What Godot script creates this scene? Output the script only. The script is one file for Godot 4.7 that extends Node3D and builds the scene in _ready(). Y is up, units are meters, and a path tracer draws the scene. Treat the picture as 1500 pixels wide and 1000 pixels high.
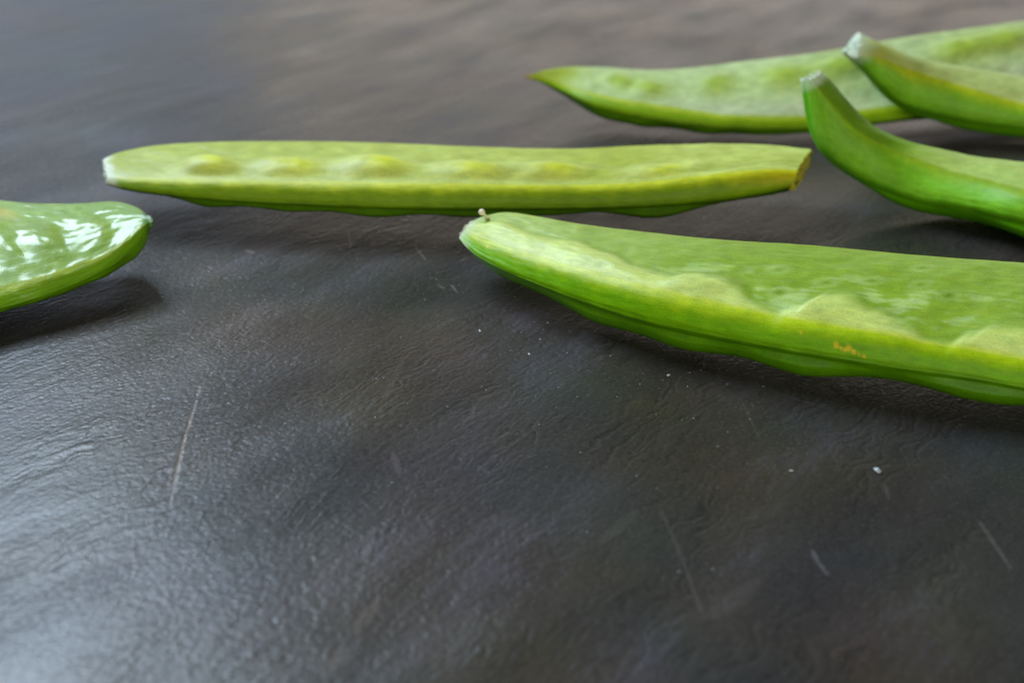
extends Node3D
# Six snow pea pods on a dark slate board. Lengths in the tables are millimetres; MM turns them into metres.

const MM := 0.001
var grain := FastNoiseLite.new()
var blotch := FastNoiseLite.new()
var streak := FastNoiseLite.new()
var speck := FastNoiseLite.new()
var flakes := FastNoiseLite.new()


func _ready() -> void:
	# ---- camera
	var cam := Camera3D.new()
	cam.name = "camera"
	add_child(cam)
	cam.position = Vector3(0, 60, 0) * MM
	cam.rotation_degrees = Vector3(-26, 0, 0)
	var lens := CameraAttributesPhysical.new()
	lens.frustum_focal_length = 48.0
	lens.exposure_aperture = 31.0
	lens.frustum_focus_distance = 0.134
	cam.attributes = lens
	cam.fov = 28.072
	cam.near = 0.01
	cam.far = 20.0
	cam.current = true
	# ---- the dim room around and the window behind on the left
	var env := Environment.new()
	env.background_mode = Environment.BG_COLOR
	env.background_color = Color(0.11, 0.108, 0.104).linear_to_srgb()
	env.tonemap_mode = Environment.TONE_MAPPER_LINEAR
	env.tonemap_exposure = 1.0
	env.sdfgi_enabled = true
	env.ssao_enabled = true
	env.ssil_enabled = true
	var we := WorldEnvironment.new()
	we.name = "room_air"
	we.environment = env
	add_child(we)
	soft_light("window_light", Vector3(-0.60, 0.80, -0.74), Vector2(0.85, 0.38), Color(0.84, 0.92, 1.0), 2.8)
	soft_light("lit_wall_behind", Vector3(0.35, 0.36, -1.75), Vector2(1.5, 0.50), Color(1.0, 0.95, 0.90), 0.31)
	soft_light("added_front_fill", Vector3(0.15, 0.30, 0.66), Vector2(1.4, 0.5), Color(1.0, 0.97, 0.92), 0.56)  # added fill behind the camera, lifts the near sides of the pods
	soft_light("shaded_wall_behind", Vector3(-0.95, 0.32, -1.60), Vector2(1.3, 0.48), Color(0.84, 0.90, 1.0), 0.17)

	grain.seed = 3
	grain.frequency = 1.0
	grain.fractal_octaves = 4
	blotch.seed = 11
	blotch.frequency = 1.0
	blotch.fractal_octaves = 3
	streak.seed = 23
	streak.frequency = 1.0
	streak.fractal_octaves = 2
	speck.seed = 37
	speck.frequency = 1.0
	speck.noise_type = FastNoiseLite.TYPE_CELLULAR
	speck.fractal_type = FastNoiseLite.FRACTAL_NONE

	flakes.seed = 41
	flakes.frequency = 1.0
	flakes.noise_type = FastNoiseLite.TYPE_CELLULAR
	flakes.fractal_type = FastNoiseLite.FRACTAL_NONE
	flakes.cellular_return_type = FastNoiseLite.RETURN_CELL_VALUE

	build_slate()
	build_pods()
	build_bits()


func soft_light(called: String, at: Vector3, size: Vector2, tone: Color, energy: float) -> void:
	var w := AreaLight3D.new()
	w.name = called
	w.area_size = size
	w.light_color = tone
	w.light_energy = energy
	w.area_range = 6.0
	w.area_attenuation = 2.0
	w.shadow_enabled = true
	add_child(w)
	w.look_at_from_position(at, Vector3(0.0, 0.0, -0.15), Vector3.UP)


# ------------------------------------------------------------------ helpers
func lin(r: float, g: float, b: float) -> Color:
	return Color(r / 255.0, g / 255.0, b / 255.0).srgb_to_linear()


func sm(a: float, b: float, x: float) -> float:
	return smoothstep(a, b, x)


func tag(o: Node3D, label: String, category: String, group := "", kind := "") -> void:
	o.set_meta("label", label)
	if category:
		o.set_meta("category", category)
	if group:
		o.set_meta("group", group)
	if kind:
		o.set_meta("kind", kind)


func put(called: String, mesh: Mesh, parent: Node) -> MeshInstance3D:
	var m := MeshInstance3D.new()
	m.name = called
	m.mesh = mesh
	parent.add_child(m, true)
	return m


func from_arrays(v: PackedVector3Array, n: PackedVector3Array, c: PackedColorArray, uv: PackedVector2Array, idx: PackedInt32Array, m: Material) -> ArrayMesh:
	var a := []
	a.resize(Mesh.ARRAY_MAX)
	a[Mesh.ARRAY_VERTEX] = v
	a[Mesh.ARRAY_NORMAL] = n
	if c.size():
		a[Mesh.ARRAY_COLOR] = c
	a[Mesh.ARRAY_TEX_UV] = uv
	a[Mesh.ARRAY_INDEX] = idx
	var am := ArrayMesh.new()
	am.add_surface_from_arrays(Mesh.PRIMITIVE_TRIANGLES, a)
	am.surface_set_material(0, m)
	return am


# ------------------------------------------------------------------ slate
# The cleavage of the stone runs from near left to far right. a = along it, b = across it, in mm.
func slate_wave(x: float, z: float) -> float:
	var a := x * 0.56 - z * 0.83
	var b := x * 0.83 + z * 0.56
	var warp := blotch.get_noise_2d(x / 40.0, z / 40.0) * 5.0
	var h := blotch.get_noise_2d(a / 60.0 + 7.0, b / 26.0) * 0.05
	h += streak.get_noise_2d(a / 26.0, (b + warp) / 4.2) * 0.012
	# thin layers that have split away leave low ragged steps
	var lay := blotch.get_noise_2d(a / 75.0 - 30.0, (b + warp * 0.6) / 19.0) * 6.0 + grain.get_noise_2d(x / 3.0, z / 3.0) * 0.22
	var f := lay - floorf(lay)
	h += (floorf(lay) + sm(0.42, 0.58, f)) * 0.012
	return h - 0.55


func build_slate() -> void:
	var xs := PackedFloat32Array()
	var zs := PackedFloat32Array()
	for k in 7:
		xs.append(-600.0 + k * 66.0)
	var x := -140.0
	while x <= 140.0:
		xs.append(x)
		x += 0.7
	for k in 7:
		xs.append(204.0 + k * 66.0)
	for k in 6:
		zs.append(-900.0 + k * 95.0)
	var z := -330.0
	while z <= -56.0:
		zs.append(z)
		z += 0.7
	for k in 5:
		zs.append(-20.0 + k * 45.0)
	var v := PackedVector3Array()
	var n := PackedVector3Array()
	var uv := PackedVector2Array()
	var idx := PackedInt32Array()
	var nx := xs.size()
	var nz := zs.size()
	var hs := PackedFloat32Array()
	for j in nz:
		for i in nx:
			hs.append(slate_wave(xs[i], zs[j]))
	for j in nz:
		for i in nx:
			v.append(Vector3(xs[i], hs[j * nx + i], zs[j]) * MM)
			var i0 := maxi(i - 1, 0)
			var i1 := mini(i + 1, nx - 1)
			var j0 := maxi(j - 1, 0)
			var j1 := mini(j + 1, nz - 1)
			var dx := (hs[j * nx + i1] - hs[j * nx + i0]) / (xs[i1] - xs[i0])
			var dz := (hs[j1 * nx + i] - hs[j0 * nx + i]) / (zs[j1] - zs[j0])
			n.append(Vector3(-dx, 1.0, -dz).normalized())
			uv.append(Vector2((xs[i] + 115.0) / 230.0, (zs[j] + 292.0) / 230.0))
			if i < nx - 1 and j < nz - 1:
				var p := j * nx + i
				idx.append_array([p, p + 1, p + nx, p + 1, p + nx + 1, p + nx])
	var m := StandardMaterial3D.new()
	m.resource_name = "slate"
	slate_maps(m)
	var top := put("slate_board", from_arrays(v, n, PackedColorArray(), uv, idx, m), self)
	tag(top, "dark grey slate board with fine ripples and pale scratches under the pea pods", "", "", "structure")
	var slab := BoxMesh.new()
	slab.size = Vector3(1.2, 0.010, 1.06)
	var sm2 := StandardMaterial3D.new()
	sm2.resource_name = "slate_side"
	sm2.albedo_color = Color(0.022, 0.021, 0.021).linear_to_srgb()
	sm2.roughness = 0.6
	slab.material = sm2
	var under := put("slab_core", slab, top)
	under.position = Vector3(0.0, -0.0065, -0.37)


# pale marks cut into the stone: x1, z1, x2, z2 (mm), half width, strength
func scratches() -> Array:
	return [
		[-27.9, -94.1, -29.0, -104.6, 0.09, 0.62],
		[-29.0, -104.6, -29.4, -111.6, 0.07, 0.55],
		[-29.5, -112.2, -29.7, -114.7, 0.04, 0.40],
		[37.2, -91.4, 37.6, -85.1, 0.09, 0.20],
		[23.1, -87.5, 23.2, -86.1, 0.12, 0.30],
		[23.2, -86.1, 23.6, -84.4, 0.10, 0.25],
		[12.0, -93.1, 13.0, -86.0, 0.05, 0.10],
		[13.0, -86.0, 13.6, -79.9, 0.06, 0.12],
		[31.0, -96.9, 30.8, -94.8, 0.06, 0.15],
		[-11.7, -150.6, -10.1, -145.8, 0.04, 0.50],
		[-19.9, -155.0, -19.1, -149.5, 0.04, 0.50],
		[-8.3, -138.5, -7.5, -137.5, 0.05, 0.40],
		[-9.8, -80.9, -11.1, -78.1, 0.50, 0.10],
		[-10.4, -102.2, -9.6, -98.8, 0.25, 0.14],
		[-11.1, -90.6, -11.4, -86.0, 0.35, 0.10],
		[-10.8, -120.8, -12.2, -109.6, 0.30, 0.06],
		[9.9, -93.1, 6.9, -88.7, 0.50, 0.05],
		[18.0, -83.4, 14.2, -79.3, 0.80, 0.05],
		[-31.2, -148.5, -30.3, -147.8, 0.25, 0.40],
		[-6.8, -138.5, -6.1, -136.6, 0.05, 0.40],
		[-11.8, -75.4, -12.9, -72.9, 0.50, 0.12],
		[-2.9, -100.0, -2.0, -98.8, 0.15, 0.12],
	]


func slate_maps(m: StandardMaterial3D) -> void:
	var size := 2048
	var step := 230.0 / size
	var hd := PackedFloat32Array()
	hd.resize(size * size)
	var cd := PackedByteArray()
	cd.resize(size * size * 3)
	var rd := PackedByteArray()
	rd.resize(size * size)
	var mark := PackedFloat32Array()
	mark.resize(size * size)
	var marks := scratches()
	var rng := RandomNumberGenerator.new()
	rng.seed = 19
	for k in 90:   # hairlines from years of use
		var p := Vector2(rng.randf_range(-70, 70), rng.randf_range(-210, -65))
		var d := Vector2.from_angle(rng.randf() * TAU) * rng.randf_range(1.5, 9.0)
		marks.append([p.x, p.y, p.x + d.x, p.y + d.y, rng.randf_range(0.02, 0.06), rng.randf_range(0.02, 0.09)])
	for s in marks:
		var a := Vector2((s[0] + 115.0) / step, (s[1] + 292.0) / step)
		var b := Vector2((s[2] + 115.0) / step, (s[3] + 292.0) / step)
		var r: float = s[4] / step
		var lo := Vector2i(a.min(b) - Vector2(r + 3, r + 3))
		var hi := Vector2i(a.max(b) + Vector2(r + 3, r + 3))
		for py in range(maxi(lo.y, 0), mini(hi.y, size - 1)):
			for px in range(maxi(lo.x, 0), mini(hi.x, size - 1)):
				var p := Vector2(px, py)
				var ab := b - a
				var t := clampf((p - a).dot(ab) / maxf(ab.length_squared(), 0.01), 0.0, 1.0)
				var rr := r * (0.35 + 0.65 * sin(PI * clampf(t, 0.08, 0.92)))
				var d := (p - a - ab * t).length()
				var k: float = clampf(1.0 - (d - rr) / 1.2, 0.0, 1.0) * s[5] * (0.75 + 0.5 * grain.get_noise_2d(px * 0.23, py * 0.23))
				if k > mark[py * size + px]:
					mark[py * size + px] = k
	var at := 0
	for py in size:
		var z := py * step - 292.0
		for px in size:
			var x := px * step - 115.0
			var a := x * 0.56 - z * 0.83
			var b := x * 0.83 + z * 0.56
			var g := grain.get_noise_2d(a / 0.9, b / 0.66)
			var flake := flakes.get_noise_2d((a + g * 0.5) / 1.9, (b + g * 0.4) / 0.75)
			var fine := grain.get_noise_2d(x / 0.42 + 9.0, z / 0.36)
			var g2 := grain.get_noise_2d(a / 5.5 + 50.0, b / 0.8)
			var big := blotch.get_noise_2d(a / 34.0, b / 15.0)
			var warp := blotch.get_noise_2d(x / 9.0 - 60.0, z / 9.0) * 1.6
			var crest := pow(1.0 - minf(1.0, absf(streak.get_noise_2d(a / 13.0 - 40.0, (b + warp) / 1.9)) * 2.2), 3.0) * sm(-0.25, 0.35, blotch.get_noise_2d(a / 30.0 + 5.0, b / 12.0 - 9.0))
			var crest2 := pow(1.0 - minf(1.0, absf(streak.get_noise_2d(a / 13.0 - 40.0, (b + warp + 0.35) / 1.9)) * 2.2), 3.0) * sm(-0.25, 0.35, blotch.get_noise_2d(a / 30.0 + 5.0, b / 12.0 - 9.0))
			var tint := blotch.get_noise_2d(x / 30.0 + 90.0, z / 30.0)
			var k: float = mark[at]
			hd[at] = 0.5 + (0.20 * g + 0.10 * flake + 0.12 * g2 + 0.16 * fine) * (0.75 + 0.6 * big) + 0.26 * crest - 0.3 * minf(k, 0.6)
			# scuffed ridges carry pale stone dust; the stone itself drifts between brown, green and violet greys
			var dust := sm(0.18, 0.55, g2 * 0.45 + big * 0.8 + g * 0.15) * 0.5
			var crack := sm(0.10, 0.02, absf(streak.get_noise_2d(a / 9.0 + 70.0, b / 2.6))) * sm(0.05, 0.4, blotch.get_noise_2d(a / 14.0, b / 7.0 + 20.0))
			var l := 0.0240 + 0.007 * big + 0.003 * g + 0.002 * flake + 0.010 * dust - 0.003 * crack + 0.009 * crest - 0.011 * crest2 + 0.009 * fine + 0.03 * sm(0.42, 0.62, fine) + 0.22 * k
			var warm_patch := exp(-pow((x + 24.0) / 15.0, 2.0) - pow((z + 126.0) / 9.0, 2.0)) * (0.8 + 0.5 * big)  # warm brown patch in the slate colour, left of centre
			var t2 := blotch.get_noise_2d(x / 22.0 + 17.0, z / 26.0)
			var cool := maxf(dust, minf(k, 0.25))
			cd[at * 3] = int(255.0 * pow(clampf(l * (1.15 + 0.5 * warm_patch + 0.30 * tint - 0.06 * cool), 0.0, 1.0), 0.4545))
			cd[at * 3 + 1] = int(255.0 * pow(clampf(l * (0.99 - 0.10 * t2 - 0.02 * cool), 0.0, 1.0), 0.4545))
			cd[at * 3 + 2] = int(255.0 * pow(clampf(l * (0.77 - 0.35 * warm_patch - 0.26 * tint + 0.16 * t2 + 0.35 * cool), 0.0, 1.0), 0.4545))
			hd[at] -= 0.10 * crack
			rd[at] = int(255.0 * clampf(0.31 + 0.08 * big + 0.10 * dust + 0.06 * g, 0.2, 0.9))
			at += 1
	var hi_ := Image.create_from_data(size, size, false, Image.FORMAT_RF, hd.to_byte_array())
	m.albedo_texture = ImageTexture.create_from_image(Image.create_from_data(size, size, false, Image.FORMAT_RGB8, cd))
	m.roughness = 1.0
	m.roughness_texture = ImageTexture.create_from_image(Image.create_from_data(size, size, false, Image.FORMAT_L8, rd))
	m.heightmap_enabled = true
	m.heightmap_scale = 0.0095
	m.heightmap_texture = ImageTexture.create_from_image(hi_)
	m.metallic_specular = 0.295


# ------------------------------------------------------------------ pods
func curve9(rails: Array, t: float) -> PackedFloat32Array:
	var n := rails.size() - 1
	var x := t * n
	var i := mini(int(x), n - 1)
	var u := x - i
	var a: Array = rails[maxi(i - 1, 0)]
	var b: Array = rails[i]
	var c: Array = rails[i + 1]
	var d: Array = rails[mini(i + 2, n)]
	var out := PackedFloat32Array()
	for k in 9:
		out.append(0.5 * (2.0 * b[k] + (c[k] - a[k]) * u + (2.0 * a[k] - 5.0 * b[k] + 4.0 * c[k] - d[k]) * u * u + (3.0 * b[k] - a[k] - 3.0 * c[k] + d[k]) * u * u * u))
	return out


func bez(a: Vector3, b: Vector3, c: Vector3, d: Vector3, u: float) -> Vector3:
	var v := 1.0 - u
	return a * v * v * v + b * 3.0 * v * v * u + c * 3.0 * v * u * u + d * u * u * u


const NS1 := 24   # seam, from its lower to its upper rim
const NU := 52    # upper valve, from the seam to the far edge
const NR := 8     # round of the far edge
const NL := 36    # lower valve, back to the seam


# The height of the swellings at (t along, w across), and how far inside the pod's ridge the place is.
func along(list: Array, t: float) -> float:
	for k in list.size() - 1:
		if t <= list[k + 1][0]:
			var f := sm(0.0, 1.0, (t - list[k][0]) / (list[k + 1][0] - list[k][0]))
			return lerpf(list[k][1], list[k + 1][1], clampf(f, 0.0, 1.0))
	return list[list.size() - 1][1]


func make_pod(called: String, label: String, rails: Array, o: Dictionary) -> Node3D:
	var root := Node3D.new()
	root.name = called
	add_child(root, true)
	tag(root, label, "pea pod", "raw snow pea pods lying on the slate")
	var ns: int = o.get("stations", 220)
	var nl := NS1 + NU + NR + NL
	var rows := []
	var uvs := []
	var len := 0.0
	var tangents := PackedVector3Array()
	var mids := PackedVector3Array()
	var sets := []
	for i in ns + 1:
		var t := float(i) / ns
		sets.append(curve9(rails, t))
	for i in ns + 1:
		var q: PackedFloat32Array = sets[i]
		mids.append(Vector3(q[0] + q[3] + q[6], q[1] + q[4] + q[7], q[2] + q[5] + q[8]) / 3.0)
	for i in ns + 1:
		tangents.append((mids[mini(i + 2, ns)] - mids[maxi(i - 2, 0)]).normalized())
	var arc := PackedFloat32Array()
	for i in ns + 1:
		if i:
			len += mids[i].distance_to(mids[i - 1])
		arc.append(len)
	var belly: float = o.get("belly", 2.4)
	var camber: float = o.get("camber", 0.07)
	var peas: Array = o.get("peas", [])
	var ridge: Array = o.get("ridge", [])
	var ridge_h: float = o.get("ridge_h", 0.0)
	var fore: float = o.get("fore", 0.08)
	var lumps: float = o.get("lumps", 0.0)
	var seedling: float = o.get("seed", 0.0)
	for i in ns + 1:
		var t := float(i) / ns
		var q: PackedFloat32Array = sets[i]
		var D := Vector3(q[0], q[1], q[2])
		var C := Vector3(q[3], q[4], q[5])
		var F := Vector3(q[6], q[7], q[8])
		var T := tangents[i]
		var a := F - C
		var an := (a - T * a.dot(T)).normalized()
		var up := T.cross(an).normalized()
		if up.dot(C - D) < 0.0:
			up = -up
		var size := clampf(a.length() / 11.0, 0.12, 1.0)
		var cd := C.distance_to(D)
		var b := cd * float(o.get("seam_round", 0.48))
		var th: float = minf(o.get("edge", 1.3), a.length() * 0.4) * clampf(cd / 1.2, 0.3, 1.0)
		var F2 := F - up * th
		var row := PackedVector3Array()
		for k in NS1:
			row.append(bez(D, D - an * b - up * 0.1 * cd, C - an * b, C, float(k) / NS1))
		for k in NU:
			var w := float(k) / NU
			row.append(bez(C, C + a * 0.3 + up * camber * a.length() * 1.4, C + a * 0.7 + up * camber * a.length() * 1.2, F, w))
		for k in NR:
			row.append(bez(F, F + an * th * 0.7, F2 + an * th * 0.7, F2, float(k) / NR))
		for k in NL:
			var w := float(k) / NL
			row.append(bez(F2, F2 + (D - F2) * 0.3 - up * belly * size, D + (F2 - D) * fore - up * belly * size * 1.1, D, w))
		for pass_ in 20:
			var soft := row.duplicate()
			for k in nl:
				soft[k] = row[k] * 0.5 + (row[(k + 1) % nl] + row[(k + nl - 1) % nl]) * 0.25
			row = soft
		var out := row.duplicate()
		for k in nl:
			var nrm := (row[(k + 1) % nl] - row[(k + nl - 1) % nl]).cross(T).normalized()
			var mid := (C + D + F) / 3.0
			if nrm.dot(row[k] - mid) < 0.0 and nrm.dot(up) * (1.0 if k < NS1 + NU else -1.0) < 0.0:
				nrm = -nrm
			var h := 0.0
			if k < NS1:
				var u := float(k) / NS1
				var fade := sm(0.02, 0.10, t) * sm(0.98, 0.92, t)
				h -= 0.05 * fade * exp(-pow((u - 0.30) / 0.09, 2.0))
				h += 0.03 * fade * exp(-pow((u - 0.46) / 0.09, 2.0))
				if ridge.size():
					h += ridge_h * size * sm(0.12, -0.14, -along(ridge, t)) * sm(-0.25, 0.10, 0.0) * sm(0.45, 1.0, u)
			elif k < NS1 + NU:
				var w := float(k - NS1) / NU
				for p in peas:
					var e := pow((t - p[0]) / p[2], 2.0) + pow((w - p[1]) / p[3], 2.0)
					if e < 6.0:
						h += p[4] * exp(-pow(e, 1.5)) * size * sm(0.0, 0.15, w)
				if ridge.size():
					h += ridge_h * size * sm(0.12, -0.14, w - along(ridge, t)) * sm(-0.25, 0.10, w)
				h += 0.16 * size * blotch.get_noise_2d(arc[i] / 7.0 + seedling, w * 2.2 + 3.0) * sm(0.0, 0.12, w) * sm(1.0, 0.9, w)
			elif k >= NS1 + NU + NR:
				var w := 1.0 - float(k - NS1 - NU - NR) / NL
				for p in peas:
					var e := pow((t - p[0]) / (p[2] * 1.1), 2.0) + pow((w - 0.14) / 0.17, 2.0)
					if e < 6.0:
						h += p[5] * exp(-e) * size
			h += lumps * blotch.get_noise_2d(arc[i] / 4.0, k * 0.09 + seedling) * size * sm(1.0, 0.94, t)
			h += 0.035 * streak.get_noise_2d(arc[i] / 5.0, k * 0.3 + seedling)
			out[k] = row[k] + nrm * h
			if out[k].y < 0.9:
				out[k].y = 0.02 + 0.88 * exp((out[k].y - 0.9) / 0.88)
		rows.append(out)
	# normals from the grid, so that the parts meet without a crease
	var normals := []
	for i in ns + 1:
		var line := PackedVector3Array()
		var r0: PackedVector3Array = rows[maxi(i - 1, 0)]
		var r1: PackedVector3Array = rows[mini(i + 1, ns)]
		var r: PackedVector3Array = rows[i]
		var mid := Vector3.ZERO
		for k in nl:
			mid += r[k] / nl
		for k in nl:
			line.append((r[(k + 1) % nl] - r[(k + nl - 1) % nl]).cross(r1[k] - r0[k]).normalized())
		# outward everywhere: compare with the middle of the section
		var s := 0.0
		for k in nl:
			s += line[k].dot(r[k] - mid)
		if s < 0.0:
			for k in nl:
				line[k] = -line[k]
		normals.append(line)
	var flip: bool = ((rows[ns / 2][1] - rows[ns / 2][0]).cross(rows[ns / 2 + 1][0] - rows[ns / 2][0])).dot(normals[ns / 2][0]) > 0.0
	var paint: Callable = o.paint
	var mat: Material = o.material
	var spans := [["seam", 0, NS1], ["upper_valve", NS1, NS1 + NU + NR], ["lower_valve", NS1 + NU + NR, nl]]
	for sp in spans:
		var v := PackedVector3Array()
		var n := PackedVector3Array()
		var c := PackedColorArray()
		var uv := PackedVector2Array()
		var idx := PackedInt32Array()
		var wide: int = sp[2] - sp[1] + 1
		for i in ns + 1:
			var r: PackedVector3Array = rows[i]
			var nr: PackedVector3Array = normals[i]
			for k in range(sp[1], sp[2] + 1):
				var kk := k % nl
				v.append(r[kk] * MM)
				n.append(nr[kk])
				uv.append(Vector2(arc[i] / 24.0 + seedling, k * 0.36 / 24.0))
				c.append(paint.call(float(i) / ns, arc[i], k, r[kk]))
				if i < ns and k < sp[2]:
					var p: int = i * wide + k - sp[1]
					if flip:
						idx.append_array([p, p + wide, p + 1, p + 1, p + wide, p + wide + 1])
					else:
						idx.append_array([p, p + 1, p + wide, p + 1, p + wide + 1, p + wide])
		put(sp[0], from_arrays(v, n, c, uv, idx, mat), root)
	cap(root, rows[0], -tangents[0], o.get("start_name", "stem_end"), o.get("start_dome", 0.5), o.get("start_colors", []), o.get("start_rough", 0.0), mat)
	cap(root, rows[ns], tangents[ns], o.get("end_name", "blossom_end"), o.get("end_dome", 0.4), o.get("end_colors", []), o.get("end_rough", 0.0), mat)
	return root


# Closes the end of a pod: rings that shrink towards the middle, bulging by dome (mm), ragged by rough (mm).
func cap(root: Node3D, ring: PackedVector3Array, out: Vector3, called: String, dome: float, colors: Array, rough: float, mat: Material) -> void:
	var mid := Vector3.ZERO
	for p in ring:
		mid += p / ring.size()
	var v := PackedVector3Array()
	var c := PackedColorArray()
	var uv := PackedVector2Array()
	var fr := [1.0, 0.97, 0.88, 0.7, 0.45, 0.2, 0.0]
	var cols: Array = colors if colors.size() else [lin(140, 170, 50), lin(150, 175, 70)]
	var idx := PackedInt32Array()
	var n := ring.size()
	for j in fr.size():
		var f: float = fr[j]
		for k in n:
			var p: Vector3 = mid + (ring[k] - mid) * f + out * dome * sqrt(maxf(0.0, 1.0 - f * f))
			if j > 0:
				p += out * rough * grain.get_noise_3d(p.x * 2.2, p.y * 2.2, p.z * 2.2)
			v.append(p * MM)
			c.append(cols[0].lerp(cols[1], sm(0.98, 0.75, f)) * (0.9 + 0.25 * grain.get_noise_3d(p.x * 3.0, p.y * 3.0, p.z * 3.0)))
			uv.append(Vector2(p.x, p.y) / 24.0)
			if j < fr.size() - 1:
				var q := j * n + k
				var q2 := j * n + (k + 1) % n
				idx.append_array([q, q2, q + n, q2, q2 + n, q + n])
	var st := SurfaceTool.new()
	st.begin(Mesh.PRIMITIVE_TRIANGLES)
	var turned := ((v[1] - v[0]).cross(v[n] - v[0])).dot(out) > 0.0
	for k in idx.size() / 3:
		for e in ([0, 2, 1] if turned else [0, 1, 2]):
			var q: int = idx[k * 3 + e]
			st.set_color(c[q])
			st.set_uv(uv[q])
			st.set_smooth_group(0)
			st.add_vertex(v[q])
	st.index()
	st.generate_normals()
	st.set_material(mat)
	put(called, st.commit(), root)


func pod_skin(called: String, rough: float, bump: float, wet := 0.0) -> StandardMaterial3D:
	var m := StandardMaterial3D.new()
	m.resource_name = called
	m.vertex_color_use_as_albedo = true
	m.roughness = rough
	m.metallic_specular = 0.32
	m.albedo_texture = skin_color
	m.heightmap_enabled = true
	m.heightmap_scale = bump
	m.heightmap_texture = skin_height
	m.backlight_enabled = true
	m.backlight = Color(0.50, 0.50, 0.12)
	if wet > 0.0:
		m.clearcoat_enabled = true
		m.clearcoat = wet
		m.clearcoat_roughness = 0.15
	return m


var skin_color: ImageTexture
var skin_height: ImageTexture


# Skin of a pod: faint lengthwise fibres, cells and pale pores; 24 mm to a repeat.
func skin_maps() -> void:
	var size := 768
	var cd := PackedByteArray()
	cd.resize(size * size * 3)
	var hd := PackedFloat32Array()
	hd.resize(size * size)
	var at := 0
	for py in size:
		for px in size:
			var x := px * 24.0 / size
			var y := py * 24.0 / size
			var f := streak.get_noise_2d(x / 2.6, y / 0.16)
			var g := grain.get_noise_2d(x / 0.34, y / 0.26)
			var b := blotch.get_noise_2d(x / 2.2, y / 1.4)
			var pore := sm(-0.93, -0.99, speck.get_noise_2d(x / 1.1, y / 1.1))
			var l := 0.93 + 0.055 * f + 0.085 * g + 0.05 * b
			cd[at * 3] = int(255.0 * clampf(l + 0.16 * pore + 0.03 * b, 0.0, 1.0))
			cd[at * 3 + 1] = int(255.0 * clampf(l + 0.12 * pore, 0.0, 1.0))
			cd[at * 3 + 2] = int(255.0 * clampf(l + 0.16 * pore - 0.02 * b, 0.0, 1.0))
			hd[at] = 0.5 + 0.18 * f + 0.22 * g + 0.2 * b + 0.2 * pore
			at += 1
	skin_color = ImageTexture.create_from_image(Image.create_from_data(size, size, false, Image.FORMAT_RGB8, cd))
	skin_height = ImageTexture.create_from_image(Image.create_from_data(size, size, false, Image.FORMAT_RF, hd.to_byte_array()))


# Pod colouring. t 0..1 along the pod, s mm along, k place round the section, p the point (mm).
func tint(look: Dictionary, t: float, s: float, k: int, p: Vector3) -> Color:
	var n := blotch.get_noise_3d(p.x / 4.0, p.y / 4.0, p.z / 4.0)
	var n2 := streak.get_noise_2d(s / 9.0 + look.seed, k * 0.22)
	var c: Color
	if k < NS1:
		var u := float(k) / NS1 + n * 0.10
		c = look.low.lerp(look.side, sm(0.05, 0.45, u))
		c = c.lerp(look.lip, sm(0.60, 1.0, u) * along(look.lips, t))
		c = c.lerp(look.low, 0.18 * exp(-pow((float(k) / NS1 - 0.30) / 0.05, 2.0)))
	elif k <= NS1 + NU + NR:
		var w := clampf(float(k - NS1) / NU, 0.0, 1.0)
		c = look.flesh.lerp(look.deep, clampf(0.5 + n2 * 0.9 + n * 0.7, 0.0, 1.0) * 0.5)
		c = c.lerp(look.pale, clampf(along(look.bloom, t) * (0.85 + 0.4 * n), 0.0, 1.0))
		var paint: Callable = look.spots
		c = paint.call(c, t, w, n, n2, s)
		c = c.lerp(look.lip, sm(0.035, 0.0, w + n * 0.02) * along(look.lips, t))
		c = c.lerp(look.lip, 0.5 * sm(0.94, 1.0, w))
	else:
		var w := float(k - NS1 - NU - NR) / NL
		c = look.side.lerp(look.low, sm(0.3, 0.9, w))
	c = c.lerp(look.tip_a, sm(look.tip_a_s, 0.0, s + n * 1.2) * 0.9)
	return c * (1.0 + 0.16 * n + 0.08 * n2)


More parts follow.
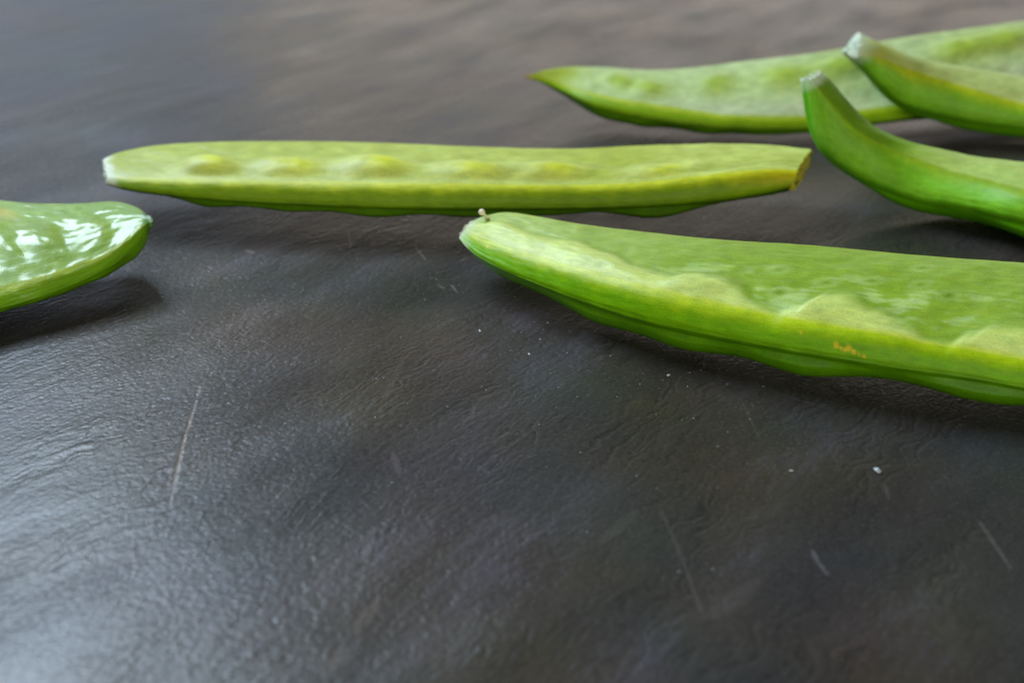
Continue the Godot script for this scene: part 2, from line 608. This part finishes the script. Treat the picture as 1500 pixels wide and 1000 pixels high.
func build_pods() -> void:
	skin_maps()
	var skin := pod_skin("pod_skin", 0.48, 0.0022)
	var waxy := pod_skin("pod_skin_waxy", 0.40, 0.003)
	var shiny := pod_skin("pod_skin_wet", 0.5, 0.0065, 0.42)
	var white := lin(225, 232, 205)

	# middle pod: pale, a row of six peas swelling beside the seam, both ends cut
	var mid_peas := [[0.258, 0.27, 0.040, 0.18, 1.2, 0.8], [0.351, 0.26, 0.038, 0.17, 1.0, 0.8], [0.440, 0.28, 0.040, 0.19, 1.35, 1.0], [0.536, 0.26, 0.042, 0.17, 0.95, 0.8], [0.617, 0.28, 0.042, 0.17, 1.0, 0.6], [0.745, 0.20, 0.05, 0.14, 0.5, 1.3]]
	var mid_line := [[0.0, 0.2], [0.48, 0.34], [0.519, 0.40], [0.564, 0.33], [0.614, 0.41], [0.652, 0.40], [0.712, 0.28], [0.774, 0.14], [0.832, 0.12], [0.887, 0.20], [0.952, 0.17], [1.0, 0.15]]
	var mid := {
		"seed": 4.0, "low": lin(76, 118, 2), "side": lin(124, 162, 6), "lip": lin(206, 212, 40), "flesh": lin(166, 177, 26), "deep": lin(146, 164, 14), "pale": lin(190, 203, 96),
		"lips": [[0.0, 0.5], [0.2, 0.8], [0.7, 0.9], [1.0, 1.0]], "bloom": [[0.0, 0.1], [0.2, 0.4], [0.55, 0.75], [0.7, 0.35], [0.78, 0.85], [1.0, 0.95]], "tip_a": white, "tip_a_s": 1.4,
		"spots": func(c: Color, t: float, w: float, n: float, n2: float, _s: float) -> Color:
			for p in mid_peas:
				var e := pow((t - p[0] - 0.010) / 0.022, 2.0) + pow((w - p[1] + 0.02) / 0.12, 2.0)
				c = c.lerp(lin(214, 222, 140), 0.55 * exp(-pow((t - p[0]) / 0.04, 2.0) - pow((w - p[1]) / 0.16, 2.0)))  # pale lit side of each swelling painted in, yellow set off to the right
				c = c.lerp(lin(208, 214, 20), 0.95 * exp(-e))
			c = c.lerp(lin(196, 208, 104), 0.7 * sm(0.16, 0.05, w + n * 0.05) * sm(0.02, 0.2, t))
			if t > 0.5:
				c = c.lerp(lin(150, 170, 80), 0.6 * exp(-pow((w - along(mid_line, t)) / 0.02, 2.0)))
			c = c.lerp(white, 0.45 * sm(0.3, 0.1, w) * sm(0.16, 0.03, t + n * 0.03))
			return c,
	}
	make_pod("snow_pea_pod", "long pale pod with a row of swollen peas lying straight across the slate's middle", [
		[-48.9, 4.6, -157.2, -49.2, 5.3, -157.8, -51.2, 5.6, -164.1],
		[-46.6, 4.3, -156.3, -47.1, 5.2, -157.1, -49.7, 5.8, -166.2],
		[-41.9, 3.9, -155.5, -42.3, 5.3, -156.5, -45.3, 6.0, -168.4],
		[-35.1, 3.6, -154.2, -35.3, 5.6, -155.2, -38.0, 6.1, -169.5],
		[-25.2, 3.4, -153.1, -25.2, 5.7, -154.1, -27.3, 6.1, -169.8],
		[-14.5, 3.4, -151.9, -14.5, 6.0, -152.9, -15.8, 6.0, -169.3],
		[-4.0, 3.4, -151.5, -4.0, 6.0, -152.5, -4.4, 6.0, -167.8],
		[6.4, 3.4, -151.7, 6.4, 5.8, -152.7, 7.0, 6.0, -167.0],
		[15.3, 3.5, -152.1, 15.3, 6.0, -153.1, 17.5, 6.1, -168.1],
		[23.5, 3.7, -153.2, 23.9, 6.7, -154.2, 27.1, 6.2, -168.4],
		[29.6, 4.1, -154.7, 30.2, 6.8, -155.7, 34.0, 6.2, -167.5],
		[33.3, 4.6, -155.7, 34.2, 6.4, -156.5, 38.1, 6.1, -166.1],
	], {
		"stations": 300, "peas": mid_peas, "fore": 0.08, "belly": 1.7, "camber": 0.035, "material": skin, "seed": 4.0, "edge": 1.2,
		"ridge": mid_line, "ridge_h": 0.12,
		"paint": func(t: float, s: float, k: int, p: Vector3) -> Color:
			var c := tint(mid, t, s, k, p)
			if k < NS1:
				c = c.lerp(lin(206, 196, 20), 0.7 * sm(0.80, 0.98, t) * sm(0.3, 0.7, float(k) / NS1))
				c = c.lerp(lin(136, 104, 30), 0.8 * sm(0.972, 1.0, t) * sm(0.55, 0.2, float(k) / NS1))
			return c,
		"start_name": "cut_stem_end", "start_dome": 0.25, "start_colors": [white, lin(205, 215, 170)], "start_rough": 0.4,
		"end_name": "torn_end", "end_dome": 0.1, "end_colors": [lin(214, 216, 50), lin(196, 190, 70)], "end_rough": 0.8})  # yellow brightened to stand for light shining through the end

	# front pod: large, scalloped pale shoulder along the seam, waxy bloom beyond
	var shoulder := [[0.0, 0.5], [0.14, 0.55], [0.216, 0.40], [0.266, 0.44], [0.318, 0.34], [0.366, 0.22], [0.416, 0.19], [0.431, 0.26], [0.464, 0.26], [0.486, 0.20], [0.511, 0.09], [0.539, 0.04], [0.556, 0.12], [0.568, 0.27], [0.584, 0.28], [0.624, 0.20], [0.669, 0.10], [0.702, 0.02], [0.722, 0.03], [0.736, 0.12], [0.748, 0.19], [0.78, 0.22], [0.84, 0.2], [0.88, 0.05], [0.92, 0.2], [1.0, 0.2]]
	var pores := [[0.554, 0.42], [0.619, 0.74], [0.504, 0.50], [0.526, 0.24], [0.677, 0.44], [0.59, 0.5], [0.64, 0.52]]
	var front := {
		"seed": 9.0, "low": lin(88, 146, 2), "side": lin(122, 184, 4), "lip": lin(190, 206, 24), "flesh": lin(130, 164, 12), "deep": lin(108, 148, 2), "pale": lin(196, 212, 120),
		"lips": [[0.0, 0.2], [0.08, 0.9], [0.3, 1.0], [0.6, 0.7], [1.0, 0.6]], "bloom": [[0.0, 0.35], [0.15, 0.55], [0.3, 0.4], [0.45, 0.15], [0.6, 0.12], [0.75, 0.2], [1.0, 0.2]], "tip_a": lin(206, 222, 176), "tip_a_s": 2.2,
		"spots": func(c: Color, t: float, w: float, n: float, n2: float, s: float) -> Color:
			var edge := along(shoulder, t)
			var inside := sm(0.07, -0.07, w - edge + n * 0.05)
			# bluish white bloom rubbed off in patches beyond the shoulder
			var b := sm(0.05, 0.5, blotch.get_noise_2d(s / 6.5 + 40.0, w * 3.0) + 0.55 * streak.get_noise_2d(s / 3.5, w * 20.0)) * sm(0.72, 0.3, w) * sm(0.25, 0.5, t)
			c = c.lerp(lin(178, 202, 116), 0.85 * b)
			c = c.lerp(lin(208, 222, 118), inside * 0.80)
			c = c.lerp(lin(112, 146, 14), 0.35 * exp(-pow((w - edge - 0.05) / 0.05, 2.0)) * sm(0.2, 0.3, t))
			for q in pores:
				var d := sqrt(pow((t - q[0]) * 84.0, 2.0) + pow((w - q[1]) * 17.0, 2.0)) + n * 0.15
				c = c.lerp(lin(176, 198, 120), 0.28 * exp(-pow((d - 0.8) / 0.3, 2.0)))
				c = c.lerp(lin(90, 122, 30), 0.7 * exp(-pow(d / 0.28, 2.0)))
			return c,
	}
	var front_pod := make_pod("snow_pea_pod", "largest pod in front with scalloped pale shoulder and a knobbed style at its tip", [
		[-5.9, 3.8, -141.8, -5.3, 4.3, -142.3, -4.3, 5.2, -143.4],
		[-4.5, 3.5, -138.7, -3.6, 4.5, -139.3, -2.6, 5.5, -144.5],
		[-2.1, 3.3, -135.3, -1.0, 4.8, -136.0, 0.2, 5.9, -144.1],
		[2.8, 3.1, -130.3, 3.8, 5.2, -131.1, 7.4, 6.6, -138.9],
		[8.2, 3.1, -125.1, 8.9, 5.6, -126.0, 14.5, 6.9, -135.7],
		[14.0, 3.2, -120.4, 14.3, 5.9, -121.4, 22.1, 7.2, -132.8],
		[20.7, 3.4, -116.5, 21.0, 5.9, -117.5, 30.9, 7.4, -130.8],
		[27.8, 3.6, -112.9, 28.1, 5.9, -113.9, 40.0, 7.6, -127.9],
		[34.1, 3.7, -110.3, 34.4, 5.8, -111.3, 47.8, 7.6, -126.3],
		[40.8, 3.7, -108.1, 41.2, 5.4, -109.1, 56.0, 7.6, -124.7],
		[48.8, 3.6, -105.0, 49.3, 5.0, -106.0, 66.3, 7.2, -123.2],
		[57.3, 3.5, -102.5, 57.7, 4.4, -103.3, 73.0, 6.4, -118.8],
		[64.8, 3.6, -102.3, 65.0, 4.0, -102.8, 70.5, 5.0, -107.3],
	], {
		"stations": 440, "fore": -0.06, "belly": 4.4, "camber": 0.05, "material": waxy, "seed": 9.0, "edge": 1.5, "ridge": shoulder, "ridge_h": 0.62, "seam_round": 0.5,
		"peas": [[0.33, 0.10, 0.05, 0.25, 0.25, 0.5], [0.45, 0.12, 0.04, 0.2, 0.3, 0.7], [0.57, 0.14, 0.045, 0.2, 0.35, 1.0], [0.76, 0.12, 0.05, 0.2, 0.35, 1.0]],
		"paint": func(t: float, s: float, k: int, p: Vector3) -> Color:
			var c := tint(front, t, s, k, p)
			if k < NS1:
				var u := float(k) / NS1
				# small golden specks on the seam, their glints put into the colour
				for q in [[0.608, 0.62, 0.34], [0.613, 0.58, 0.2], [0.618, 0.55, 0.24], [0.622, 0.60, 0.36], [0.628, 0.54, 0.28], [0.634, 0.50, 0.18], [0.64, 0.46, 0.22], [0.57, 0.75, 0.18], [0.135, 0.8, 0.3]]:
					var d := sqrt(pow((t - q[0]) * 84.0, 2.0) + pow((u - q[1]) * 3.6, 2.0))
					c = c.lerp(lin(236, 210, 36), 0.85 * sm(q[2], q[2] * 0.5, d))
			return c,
		"start_name": "stem_scar", "start_dome": 0.35, "start_colors": [lin(176, 160, 110), lin(205, 205, 170)], "start_rough": 0.5})
	style_stub(front_pod, Vector3(-2.82, 5.50, -143.26), Vector3(-3.26, 6.30, -142.64))

	# left pod: glossy and wet, tip raised, running out of the frame
	var left := {
		"seed": 15.0, "low": lin(112, 172, 10), "side": lin(128, 186, 16), "lip": lin(170, 186, 40), "flesh": lin(124, 164, 14), "deep": lin(108, 150, 4), "pale": lin(146, 178, 56),
		"lips": [[0.0, 0.8], [1.0, 0.8]], "bloom": [[0.0, 0.6], [0.55, 0.55], [0.75, 0.25], [1.0, 0.1]], "tip_a": lin(120, 160, 50), "tip_a_s": 1.0,
		"spots": func(c: Color, t: float, w: float, n: float, n2: float, _s: float) -> Color:
			for q in [[0.53, 0.44, 0.03, 0.14], [0.45, 0.60, 0.04, 0.16], [0.68, 0.35, 0.04, 0.2]]:
				c = c.lerp(lin(140, 168, 20), 0.8 * exp(-pow((t - q[0]) / q[2], 2.0) - pow((w - q[1]) / q[3], 2.0)))
			c = c.lerp(lin(200, 176, 40), 0.6 * exp(-pow((t - 0.45) / 0.025, 2.0) - pow((w - 0.72) / 0.1, 2.0)))
			return c,
	}
	make_pod("snow_pea_pod", "glossy wet pod by itself with bright white glints and a blunt dark tip", [
		[-71.0, 2.0, -110.4, -71.2, 2.7, -111.0, -77.8, 4.0, -119.3],
		[-65.4, 1.8, -114.2, -65.8, 3.0, -115.0, -75.5, 5.0, -128.7],
		[-57.7, 2.2, -119.3, -58.0, 3.6, -120.1, -72.8, 6.0, -140.7],
		[-52.5, 2.2, -125.6, -52.8, 3.7, -126.4, -68.2, 6.2, -148.2],
		[-48.6, 2.4, -128.7, -48.9, 3.9, -129.4, -60.2, 6.2, -147.8],
		[-45.2, 2.8, -131.9, -45.5, 4.2, -132.6, -53.6, 6.1, -146.5],
		[-42.9, 3.4, -134.3, -43.1, 4.7, -134.9, -49.0, 6.1, -146.7],
		[-41.3, 4.2, -136.8, -41.5, 5.4, -137.3, -45.4, 6.0, -147.4],
		[-40.3, 5.0, -138.7, -40.5, 6.0, -139.1, -42.4, 6.2, -144.9],
		[-39.8, 5.6, -140.1, -39.8, 6.1, -140.4, -40.4, 6.4, -141.7],
	], {
		"stations": 240, "lumps": 0.075, "fore": 0.02, "belly": 3.2, "camber": 0.05, "material": shiny, "seed": 15.0, "edge": 1.0, "seam_round": 0.3,
		"peas": [[0.30, 0.4, 0.05, 0.2, 0.4, 0.1], [0.40, 0.42, 0.05, 0.2, 0.4, 0.1], [0.50, 0.36, 0.045, 0.22, 0.4, 0.1], [0.66, 0.38, 0.05, 0.24, 0.2, 0.1]],
		"paint": func(t: float, s: float, k: int, p: Vector3) -> Color:
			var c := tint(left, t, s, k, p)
			return c.lerp(lin(84, 134, 10), sm(0.90, 0.97, t)),
		"end_name": "blossom_end", "end_dome": 0.6, "end_colors": [lin(84, 134, 10), lin(96, 130, 30)]})

	# back pod: dull, with a pointed tip
	var back_peas := [[0.286, 0.44, 0.03, 0.22, 0.45, 0.4], [0.346, 0.34, 0.026, 0.2, 0.5, 0.4], [0.461, 0.48, 0.03, 0.2, 0.5, 0.4], [0.546, 0.58, 0.03, 0.18, 0.55, 0.4], [0.607, 0.64, 0.028, 0.18, 0.55, 0.4], [0.729, 0.62, 0.03, 0.16, 0.6, 0.4], [0.775, 0.66, 0.028, 0.16, 0.6, 0.4]]
	var back := {
		"seed": 21.0, "low": lin(92, 144, 0), "side": lin(140, 184, 4), "lip": lin(176, 192, 40), "flesh": lin(172, 194, 112), "deep": lin(156, 182, 84), "pale": lin(196, 208, 160),
		"lips": [[0.0, 1.0], [0.3, 0.9], [1.0, 0.6]], "bloom": [[0.0, 0.2], [0.3, 0.4], [0.5, 0.6], [1.0, 0.6]], "tip_a": lin(200, 200, 90), "tip_a_s": 1.2,
		"spots": func(c: Color, t: float, w: float, n: float, n2: float, _s: float) -> Color:
			c = c.lerp(lin(176, 194, 40), 0.8 * sm(0.26, 0.12, t + n * 0.04))
			for p in back_peas:
				c = c.lerp(lin(160, 186, 20), 0.8 * exp(-pow((t - p[0] - 0.006) / 0.034, 2.0) - pow((w - p[1]) / 0.22, 2.0)))
			c = c.lerp(lin(206, 214, 172), 0.5 * exp(-pow((w - 0.12) / 0.1, 2.0)) * sm(0.3, 0.5, t))
			return c,
	}
	make_pod("snow_pea_pod", "farthest pod, blurred, its pointed yellow tip on open slate behind the middle pod", [
		[2.8, 6.3, -199.0, 2.8, 6.6, -199.2, 2.9, 6.7, -199.8],
		[4.8, 5.6, -199.3, 4.9, 6.1, -199.8, 5.3, 6.8, -202.1],
		[7.8, 4.6, -198.0, 8.0, 5.2, -198.8, 8.8, 6.6, -204.9],
		[12.0, 3.4, -194.7, 12.2, 4.9, -195.7, 14.1, 6.2, -206.4],
		[17.8, 2.7, -191.8, 17.8, 4.5, -192.8, 20.8, 6.2, -204.8],
		[24.4, 2.3, -189.5, 24.7, 4.0, -190.5, 28.0, 6.6, -204.9],
		[31.1, 2.1, -188.1, 31.4, 3.4, -189.1, 35.7, 6.8, -207.8],
		[42.0, 1.8, -189.1, 42.3, 3.0, -190.1, 46.9, 8.4, -206.9],
		[54.6, 1.9, -192.5, 54.6, 3.4, -193.5, 60.8, 9.2, -212.8],
		[68.0, 2.2, -197.7, 68.1, 3.8, -198.7, 74.1, 9.6, -218.0],
		[82.8, 2.6, -205.2, 82.8, 4.5, -206.2, 90.0, 9.4, -225.6],
		[95.7, 3.2, -211.7, 95.8, 4.5, -212.4, 102.2, 8.2, -227.5],
		[106.7, 4.0, -220.1, 106.8, 4.5, -220.5, 109.1, 5.4, -225.8],
	], {
		"stations": 280, "fore": 0.0, "belly": 3.4, "camber": 0.04, "material": skin, "seed": 21.0, "peas": back_peas, "edge": 1.2,
		"paint": func(t: float, s: float, k: int, p: Vector3) -> Color: return tint(back, t, s, k, p),
		"start_name": "pointed_tip", "start_dome": 1.0, "start_colors": [lin(200, 190, 90), lin(180, 160, 90)]})

	# upper right pod: rests its whitish cut stem on the back pod
	var rest := {
		"seed": 27.0, "low": lin(100, 168, 16), "side": lin(130, 194, 38), "lip": lin(178, 194, 30), "flesh": lin(180, 198, 104), "deep": lin(162, 186, 76), "pale": lin(194, 206, 130),
		"lips": [[0.0, 0.9], [0.4, 1.0], [1.0, 0.8]], "bloom": [[0.0, 0.2], [0.3, 0.6], [1.0, 0.7]], "tip_a": lin(206, 226, 190), "tip_a_s": 3.2,
		"spots": func(c: Color, t: float, w: float, n: float, n2: float, _s: float) -> Color: return c.lerp(lin(186, 190, 60), 0.6 * sm(0.35, 0.15, t)),
	}
	make_pod("snow_pea_pod", "pod with a pale cut stem raised over the farthest pod's flat face", [
		[46.9, 12.7, -190.0, 48.2, 12.1, -188.8, 49.4, 14.5, -193.2],
		[48.2, 11.6, -190.0, 49.5, 12.3, -189.2, 50.9, 13.7, -193.4],
		[50.1, 9.9, -190.0, 51.8, 11.6, -189.7, 53.5, 12.5, -194.0],
		[52.8, 7.2, -190.0, 54.7, 10.6, -190.3, 57.1, 10.8, -195.2],
		[56.2, 4.8, -190.5, 58.0, 9.3, -191.1, 61.4, 9.3, -197.0],
		[60.7, 3.5, -190.3, 62.1, 8.0, -191.1, 66.4, 8.2, -198.0],
		[65.8, 2.7, -189.0, 67.1, 6.7, -189.8, 72.5, 7.2, -198.3],
		[73.4, 2.4, -186.8, 73.7, 5.2, -187.6, 81.2, 6.0, -196.7],
		[81.0, 2.4, -181.5, 81.3, 4.8, -182.3, 89.6, 5.0, -192.3],
		[87.6, 2.8, -177.2, 87.7, 4.4, -177.9, 94.8, 4.6, -183.8],
		[93.0, 3.4, -175.3, 93.1, 4.2, -175.7, 96.3, 4.6, -179.1],
	], {
		"stations": 220, "fore": -0.08, "belly": 3.8, "camber": 0.13, "material": skin, "seed": 27.0, "seam_round": 0.45,
		"paint": func(t: float, s: float, k: int, p: Vector3) -> Color: return tint(rest, t, s, k, p),
		"start_name": "cut_stem_end", "start_dome": 0.5, "start_colors": [white, lin(212, 230, 200)], "start_rough": 0.5})

	# right pod: stem bent up like a horn
	var horn := {
		"seed": 33.0, "low": lin(100, 180, 10), "side": lin(130, 198, 34), "lip": lin(140, 168, 30), "flesh": lin(162, 188, 78), "deep": lin(142, 174, 50), "pale": lin(178, 196, 106),
		"lips": [[0.0, 0.3], [0.4, 0.6], [0.5, 1.0], [1.0, 1.0]], "bloom": [[0.0, 0.0], [0.45, 0.1], [0.6, 0.6], [1.0, 0.6]], "tip_a": lin(206, 228, 184), "tip_a_s": 1.6,
		"spots": func(c: Color, t: float, w: float, n: float, n2: float, _s: float) -> Color: return c.lerp(lin(112, 156, 24), sm(0.52, 0.40, t)),
	}
	make_pod("snow_pea_pod", "pod with its stem end bent upward like a horn between front and farthest pods", [
		[36.0, 15.5, -164.5, 36.5, 15.8, -163.3, 38.5, 15.7, -167.0],
		[36.4, 13.6, -164.0, 37.3, 14.8, -162.6, 39.7, 14.6, -167.2],
		[36.9, 11.2, -163.5, 38.8, 13.3, -162.1, 41.7, 12.4, -167.4],
		[37.6, 8.8, -163.0, 40.9, 11.2, -162.0, 43.9, 10.2, -167.4],
		[39.3, 6.5, -162.0, 43.5, 9.3, -161.6, 46.5, 8.2, -167.0],
		[42.5, 4.4, -161.2, 47.0, 7.6, -161.4, 50.3, 6.7, -167.0],
		[46.3, 2.9, -159.4, 50.1, 6.6, -159.9, 54.8, 5.6, -166.6],
		[50.2, 2.5, -156.6, 53.3, 6.0, -157.4, 60.8, 4.2, -166.1],
		[54.8, 2.8, -152.8, 56.6, 6.0, -153.6, 67.8, 3.2, -165.6],
		[59.5, 3.2, -147.5, 60.4, 6.3, -148.3, 73.9, 2.6, -163.1],
		[66.6, 3.2, -144.7, 67.3, 5.7, -145.5, 80.4, 2.4, -158.2],
		[74.0, 3.4, -142.2, 74.4, 4.8, -142.9, 84.6, 2.6, -152.9],
		[80.0, 3.8, -142.2, 80.2, 4.3, -142.6, 84.7, 3.2, -146.9],
	], {
		"stations": 260, "fore": 0.0, "belly": 3.4, "camber": 0.12, "material": skin, "seed": 33.0, "seam_round": 0.40, "peas": [[0.52, 0.2, 0.05, 0.2, 0.2, 0.4], [0.78, 0.2, 0.05, 0.2, 0.2, 0.9]],
		"paint": func(t: float, s: float, k: int, p: Vector3) -> Color:
			var c := tint(horn, t, s, k, p)
			if k < NS1:
				c = c.lerp(lin(150, 206, 80), 0.45 * exp(-pow((t - 0.22) / 0.16, 2.0)) * exp(-pow((float(k) / NS1 - 0.35) / 0.28, 2.0)) * (0.8 + 0.8 * streak.get_noise_2d(s / 6.0, k * 0.5)))
				c = c.lerp(lin(96, 140, 20), 0.22 * exp(-pow((float(k) / NS1 - 0.72) / 0.09, 2.0)))
			return c,
		"start_name": "cut_stem_end", "start_dome": 0.2, "start_colors": [white, lin(190, 205, 150)], "start_rough": 0.9})


# The dried style: a short bent stalk with a round knob.
func style_stub(pod: Node3D, foot: Vector3, head: Vector3) -> void:
	var m := StandardMaterial3D.new()
	m.resource_name = "dry_style"
	m.albedo_color = Color8(226, 216, 180)
	m.roughness = 0.6
	var st := SurfaceTool.new()
	st.begin(Mesh.PRIMITIVE_TRIANGLES)
	var rings := 7
	for j in rings:
		for k in 10:
			for e in [[0, 0], [0, 1], [1, 0], [0, 1], [1, 1], [1, 0]]:
				var f := float(j + e[0]) / rings
				var a: float = TAU * (k + e[1]) / 10.0
				var at := foot.lerp(head, f) + Vector3(0.06 * sin(f * PI), 0, 0)
				var r := lerpf(0.30, 0.16, f)
				st.set_smooth_group(0)
				st.add_vertex((at + Vector3(cos(a) * r, 0.0, sin(a) * r)) * MM)
	st.index()
	st.generate_normals()
	st.set_material(m)
	put("style", st.commit(), pod)
	var ball := SphereMesh.new()
	ball.radius = 0.37 * MM
	ball.height = 0.72 * MM
	ball.radial_segments = 20
	ball.rings = 10
	var bm := m.duplicate()
	bm.albedo_color = Color8(226, 218, 186)
	ball.material = bm
	var b := put("stigma", ball, pod)
	b.position = (head + Vector3(-0.1, 0.1, 0.0)) * MM


# ------------------------------------------------------------------ crumbs and dust on the slate
func build_bits() -> void:
	var m := StandardMaterial3D.new()
	m.resource_name = "stone_crumb"
	m.albedo_color = Color8(150, 156, 158)
	m.roughness = 0.45
	var rng := RandomNumberGenerator.new()
	rng.seed = 5
	for c in [
		[30.9, -99.0, 0.55, 0.3, "largest pale crumb on the bare slate in front of the front pod"],
		[23.7, -99.1, 0.30, 1.2, "small pale crumb on dark slate below the front pod's middle"],
		[-3.3, -126.6, 0.30, 0.5, "tiny whitish crumb on bare slate under the front pod's tip"],
		[15.1, -116.6, 0.30, 2.4, "small bluish crumb in the front pod's shadow"],
		[1.7, -121.2, 0.28, 0.2, "tiny greenish grey crumb on slate at the shadow's edge"],
	]:
		var o := put("stone_crumb", crumb(rng, c[2], m), self)
		o.position = Vector3(c[0], slate_wave(c[0], c[1]) + c[2] * 0.25, c[1]) * MM
		o.rotation.y = c[3]
		tag(o, c[4], "crumb", "pale crumbs lying on the slate")
	var mm := MultiMesh.new()
	mm.transform_format = MultiMesh.TRANSFORM_3D
	mm.mesh = crumb(rng, 1.0, m)
	mm.instance_count = 620
	for i in 620:
		var near := i % 3 > 0
		var x := rng.randfn(4.0, 18.0) if near else rng.randf_range(-50.0, 60.0)
		var z := rng.randfn(-122.0, 13.0) if near else rng.randf_range(-200.0, -75.0)
		var s := 0.025 + 0.10 * pow(rng.randf(), 2.5) * (1.0 if rng.randf() < 0.9 else 1.9)
		var b := Basis(Vector3.UP, rng.randf() * TAU).scaled(Vector3(s, s * 0.6, s) * MM)
		mm.set_instance_transform(i, Transform3D(b, Vector3(x, slate_wave(x, z) + 0.02, z) * MM))
	var d := MultiMeshInstance3D.new()
	d.name = "stone_dust"
	d.multimesh = mm
	add_child(d)
	tag(d, "fine pale dust grains scattered over the dark slate", "dust", "", "stuff")


func crumb(rng: RandomNumberGenerator, size: float, m: Material) -> ArrayMesh:
	var st := SurfaceTool.new()
	st.begin(Mesh.PRIMITIVE_TRIANGLES)
	var pts := []
	for k in 7:
		var a := TAU * k / 7.0
		pts.append(Vector3(cos(a) * rng.randf_range(0.3, 0.6), rng.randf_range(-0.12, 0.12), sin(a) * rng.randf_range(0.6, 1.0)) * size)
	var top := Vector3(rng.randf_range(-0.2, 0.2), rng.randf_range(0.3, 0.5), rng.randf_range(-0.3, 0.3)) * size
	var low := Vector3(0, -0.35 * size, 0)
	var k2 := MM if size != 1.0 else 1.0
	for k in 7:
		for p in [pts[(k + 1) % 7], pts[k], top, pts[k], pts[(k + 1) % 7], low]:
			st.set_smooth_group(-1)
			st.add_vertex(p * k2)
	st.generate_normals()
	st.set_material(m)
	return st.commit()
